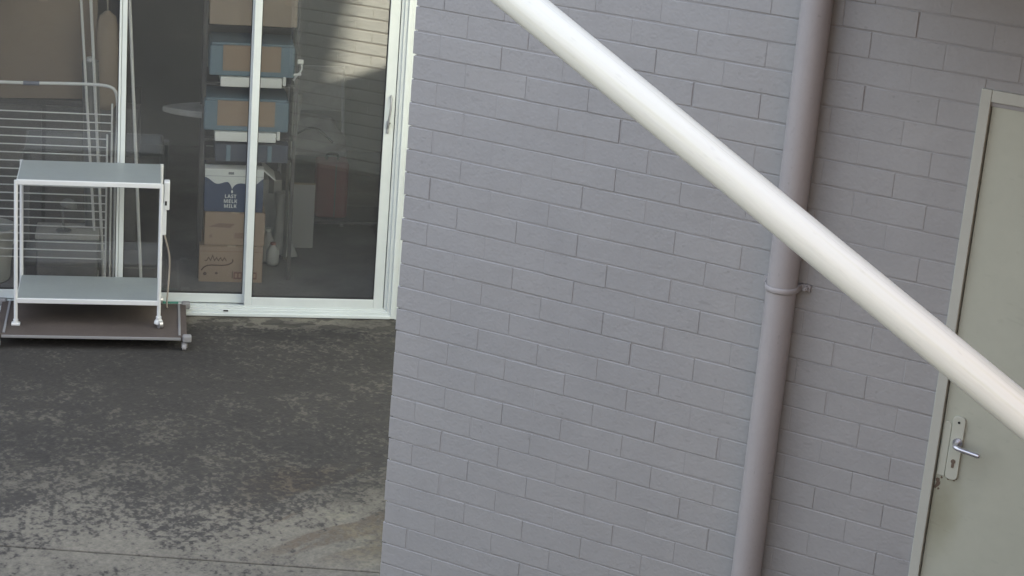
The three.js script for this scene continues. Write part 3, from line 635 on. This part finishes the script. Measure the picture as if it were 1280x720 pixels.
{
  const t = thingA('storage_rack', 'dark open shelving frame carrying the blue tubs', 'shelving', -0.77, 0, -0.62);
  for (const x of [-0.245, 0.245]) for (const z of [-0.02, -0.4]) part(t, 'post', bx(x - 0.009, x + 0.009, 0, 1.9, z - 0.009, z + 0.009), M.darkWood);
  for (const y of [0.68, 0.80, 1.10, 1.42]) part(t, 'shelf', bx(-0.236, 0.236, y - 0.012, y, -0.4, -0.03), M.darkWood);
  const tub = (x, y, z, lab) => {
    const o = thingA('blue_tub', lab, 'tub', x, y, z, 0, 'blue tubs stacked on the shelving');
    part(o, 'body', [bx(-0.225, 0.225, 0.055, 0.22, -0.3, 0, 0.01), bx(-0.215, 0.215, 0.22, 0.232, -0.29, -0.01, 0.004)], M.blue);
    part(o, 'front_card', bx(-0.155, 0.15, 0.085, 0.222, 0, 0.004), M.kraft);
    part(o, 'white_tray', [bx(-0.165, 0.16, 0.0, 0.052, -0.3, 0.012, 0.004), bx(0.164, 0.182, 0.012, 0.06, -0.1, 0.006, 0.005)], M.white);
    return o;
  };
  tub(-0.79, 0.80, -0.56, 'lower blue tub with brown card front on a white tray');
  tub(-0.77, 1.1, -0.56, 'upper blue tub with brown card front on a white tray');
  const n = thingA('navy_crate', 'dark navy crate on the shelf below the blue tubs', 'crate', -0.77, 0.682, -0.57);
  part(n, 'body', bx(-0.18, 0.21, 0, 0.1, -0.3, 0, 0.006), M.navy); for (const x of [-0.11, 0.0, 0.11]) part(n, 'rib', bx(x - 0.012, x + 0.012, 0.006, 0.094, 0, 0.008, 0.002), M.blue);
  const k = carton('cardboard_box', 'wide brown carton on the shelf above the blue tubs', -0.77, 1.422, -0.6, 0.46, 0.34, 0.3, 0, M.kraftPale);
  const tp = thingA('tap_fitting', 'small white tap fitting on the right end of the upper blue tub', 'fitting', -0.535, 1.16, -0.5);
  part(tp, 'knob', rod([0, 0.1, 0], [0.03, 0.1, 0], 0.013, 12), M.white); part(tp, 'pipe', tube([[0.02, 0.1, 0], [0.022, 0.06, 0.01], [0.0, 0.03, 0.01], [-0.02, 0.0, 0]], 0.005, 20, 8), M.plastic); part(tp, 'nozzle', rod([-0.02, 0.03, 0.01], [0.02, 0.035, 0.01], 0.007, 8), M.white);
}
{
  const t = thingA('pale_board', 'pale flat panel standing on the store room floor behind the right pane', 'panel', -0.42, 0, -1.2);
  const g = part(t, 'sheet', bx(-0.07, 0.07, 0.01, 0.395, -0.016, 0.0, 0.002), M.board); part(t, 'edge_band', bx(-0.071, 0.071, 0.392, 0.4, -0.017, 0.001), M.kraftPale);
}
{
  const t = thingA('wrapped_roll', 'upright crumpled pale plastic wrapping left of the pale panel', 'wrapping', -0.535, 0, -1.1);
  const g = new THREE.CylinderGeometry(0.045, 0.055, 0.36, 18, 14); const p = g.attributes.position;
  for (let i = 0; i < p.count; i++) { const a = Math.atan2(p.getZ(i), p.getX(i)), f = 1 + 0.5 * (vnoise(a * 2 + 9, p.getY(i) * 14, 3) - 0.5); p.setX(i, p.getX(i) * f); p.setZ(i, p.getZ(i) * f); }
  g.computeVertexNormals(); g.translate(0, 0.19, 0); part(t, 'wrap', g, M.board);
  part(t, 'loose_end', (() => { const q = new THREE.ConeGeometry(0.05, 0.12, 7, 3); q.scale(1, 1, 0.5); q.translate(0.045, 0.06, 0.03); return q; })(), M.board);
}
for (const [i, [x, z, h, m, lab]] of [[-0.625, -0.95, 0.2, 0, 'taller clear plastic bottle on the floor right of the brown cartons'], [-0.598, -0.9, 0.13, 1, 'small pale bottle with pink cap on the floor right of the brown cartons']].entries()) {
  const t = thingA('bottle', lab, 'bottle', x, 0, z, 0, 'bottles on the store room floor');
  part(t, 'body', lathe([[0.001, 0], [0.032, 0.002], [0.035, 0.02], [0.035, h * 0.65], [0.014, h * 0.86], [0.013, h * 0.92], [0.001, h * 0.92]], 18), m ? M.plastic : M.board);
  part(t, 'cap', rod([0, h * 0.92, 0], [0, h, 0], 0.0155, 12), i ? mat(0.4, 0.2, 0.17, {}) : M.white);
}
{
  const t = thingA('grey_carton', 'grey carton standing behind the bottles', 'box', -0.6, 0, -1.25); part(t, 'body', bx(-0.07, 0.06, 0, 0.4, -0.2, 0, 0.004), M.fabric); part(t, 'tape', bx(-0.015, 0.015, 0.32, 0.402, -0.18, 0.0015), M.fabricDark);
}
{
  const t = thingA('red_case', 'dull red case standing in the dim corner behind the right pane', 'case', -0.235, 0, -1.45);
  part(t, 'body', bx(-0.09, 0.1, 0.12, 0.46, -0.16, 0, 0.02), M.red); part(t, 'seam', bx(0.02, 0.026, 0.13, 0.45, 0, 0.003), M.darkWood);
  part(t, 'handle', tube([[-0.03, 0.455, -0.08], [-0.025, 0.49, -0.08], [0.035, 0.49, -0.08], [0.04, 0.455, -0.08]], 0.007, 20, 8), M.darkWood);
  const s = thingA('low_bench', 'low dark bench under the dull red case', 'bench', -0.22, 0, -1.42); part(s, 'top', bx(-0.16, 0.3, 0.1, 0.119, -0.3, 0.02, 0.003), M.darkWood); for (const x of [-0.14, 0.28]) part(s, 'leg', bx(x - 0.012, x + 0.012, 0, 0.1, -0.28, 0.0), M.darkWood);
}
{
  // heap of folded furniture and covers, dim, right of the shelving
  const t = thingA('folding_chair', 'grey folding chair stacked in the dim corner above the pale panel', 'chair', -0.33, 0, -1.7);
  part(t, 'seat', bx(-0.2, 0.2, 0.43, 0.47, -0.36, 0.0, 0.015), M.fabric); part(t, 'backrest', bx(-0.2, 0.2, 0.62, 0.9, -0.4, -0.37, 0.012), M.fabric);
  for (const x of [-0.19, 0.19]) { part(t, 'leg', rod([x, 0, 0.02], [x, 0.9, -0.39], 0.011, 10), M.steel); part(t, 'leg', rod([x, 0, -0.4], [x, 0.45, -0.02], 0.011, 10), M.steel); }
  const c = thingA('dust_cover', 'crumpled grey cloth heaped over the folding chair', 'cloth', -0.36, 0.472, -1.78);
  const g = new THREE.SphereGeometry(0.2, 32, 20, 0, Math.PI * 2, 0, Math.PI / 2); const p = g.attributes.position;
  for (let i = 0; i < p.count; i++) { const x = p.getX(i), z = p.getZ(i); const f = 0.75 + 0.6 * fbm(x * 9 + 4, z * 9 + p.getY(i) * 5, 12, 3); p.setXYZ(i, x * f, p.getY(i) * (0.35 + f * 0.6), z * f * 0.8); }
  g.computeVertexNormals(); part(c, 'cloth', g, M.fabric);
  part(c, 'cord', tube([[-0.1, 0.1, 0.14], [0.02, 0.15, 0.15], [0.14, 0.06, 0.13]], 0.006, 20, 8), M.fabricDark);
}
{
  const t = thingA('umbrella', 'closed grey umbrella leaning between the blue tubs and the folding chair', 'umbrella', -0.53, 0, -1.15);
  part(t, 'canopy', (() => { const g = new THREE.CylinderGeometry(0.038, 0.014, 0.5, 12, 6); g.translate(0, 0.68, 0); return g; })(), M.fabric, null, [-0.06, 0, -0.05]);
  part(t, 'handle', rod([0, 0.93, 0], [0, 1.03, 0], 0.01, 10), M.darkWood, null, [-0.06, 0, -0.05]); part(t, 'tip', rod([0, 0.34, 0], [0, 0.43, 0], 0.006, 8), M.steel, null, [-0.06, 0, -0.05]);
}

// ------------------------------------------------------------------ surroundings outside the picture
{
  const t = thing('opposite_building', 'rendered building on the far side of the yard behind the viewer', 'building', new THREE.Vector3(0, 0, 7.4));
  part(t, 'wall', bx(-5, 6, 0, 3.3, 0, 0.25), M.opposite); part(t, 'roof', bx(-5.2, 6.2, 3.3, 3.45, 0.02, 4), M.roof);
}
{
  const t = thing('side_building', 'brown brick building closing the yard on the right', 'building', new THREE.Vector3(2.75, 0, 0));
  part(t, 'wall', bx(0, 0.25, 0, 5.0, 0.02, 4.3), M.brownWall); part(t, 'roof', bx(0.0, 3, 5.0, 5.1, 0.02, 4.4), M.roof);
}
{
  // three-storey neighbour on the sun's side: its corner throws the shade over the yard
  const az = new THREE.Vector3(SUN.x, 0, SUN.z).normalize(), p = new THREE.Vector3(-az.z, 0, az.x);
  if (p.z < 0) p.negate();
  const D = 7.5, t = thing('neighbour_block', 'tall neighbouring block on the left of the yard', 'building', new THREE.Vector3(-0.95, 0, 0).addScaledVector(az, D).addScaledVector(p, 0));
  t.rotation.y = Math.atan2(-p.z, p.x);
  const w0 = new THREE.Vector3(-0.95, 0, 0).dot(p);
  const s = new THREE.Shape(); s.moveTo(1.88 - w0, 0); s.lineTo(8 - w0, 0); s.lineTo(8 - w0, 9.8); s.lineTo(-0.30 - w0, 9.8); s.closePath();
  const g = new THREE.ExtrudeGeometry(s, { depth: 3, bevelEnabled: false });
  const az2 = new THREE.Vector3(0, 0, 1).applyAxisAngle(new THREE.Vector3(0, 1, 0), t.rotation.y);
  if (az2.dot(az) < 0) g.translate(0, 0, -3);
  part(t, 'wall', g, M.neighbour);
  part(t, 'roof', bx(-0.4 - w0, 8.1 - w0, 9.8, 9.95, az2.dot(az) < 0 ? -3.1 : -0.1, az2.dot(az) < 0 ? 0.1 : 3.1), M.roof);
}
scene.traverse((o) => { if (o.isMesh) { o.castShadow = true; o.receiveShadow = true; } });
renderer.render(scene, camera);
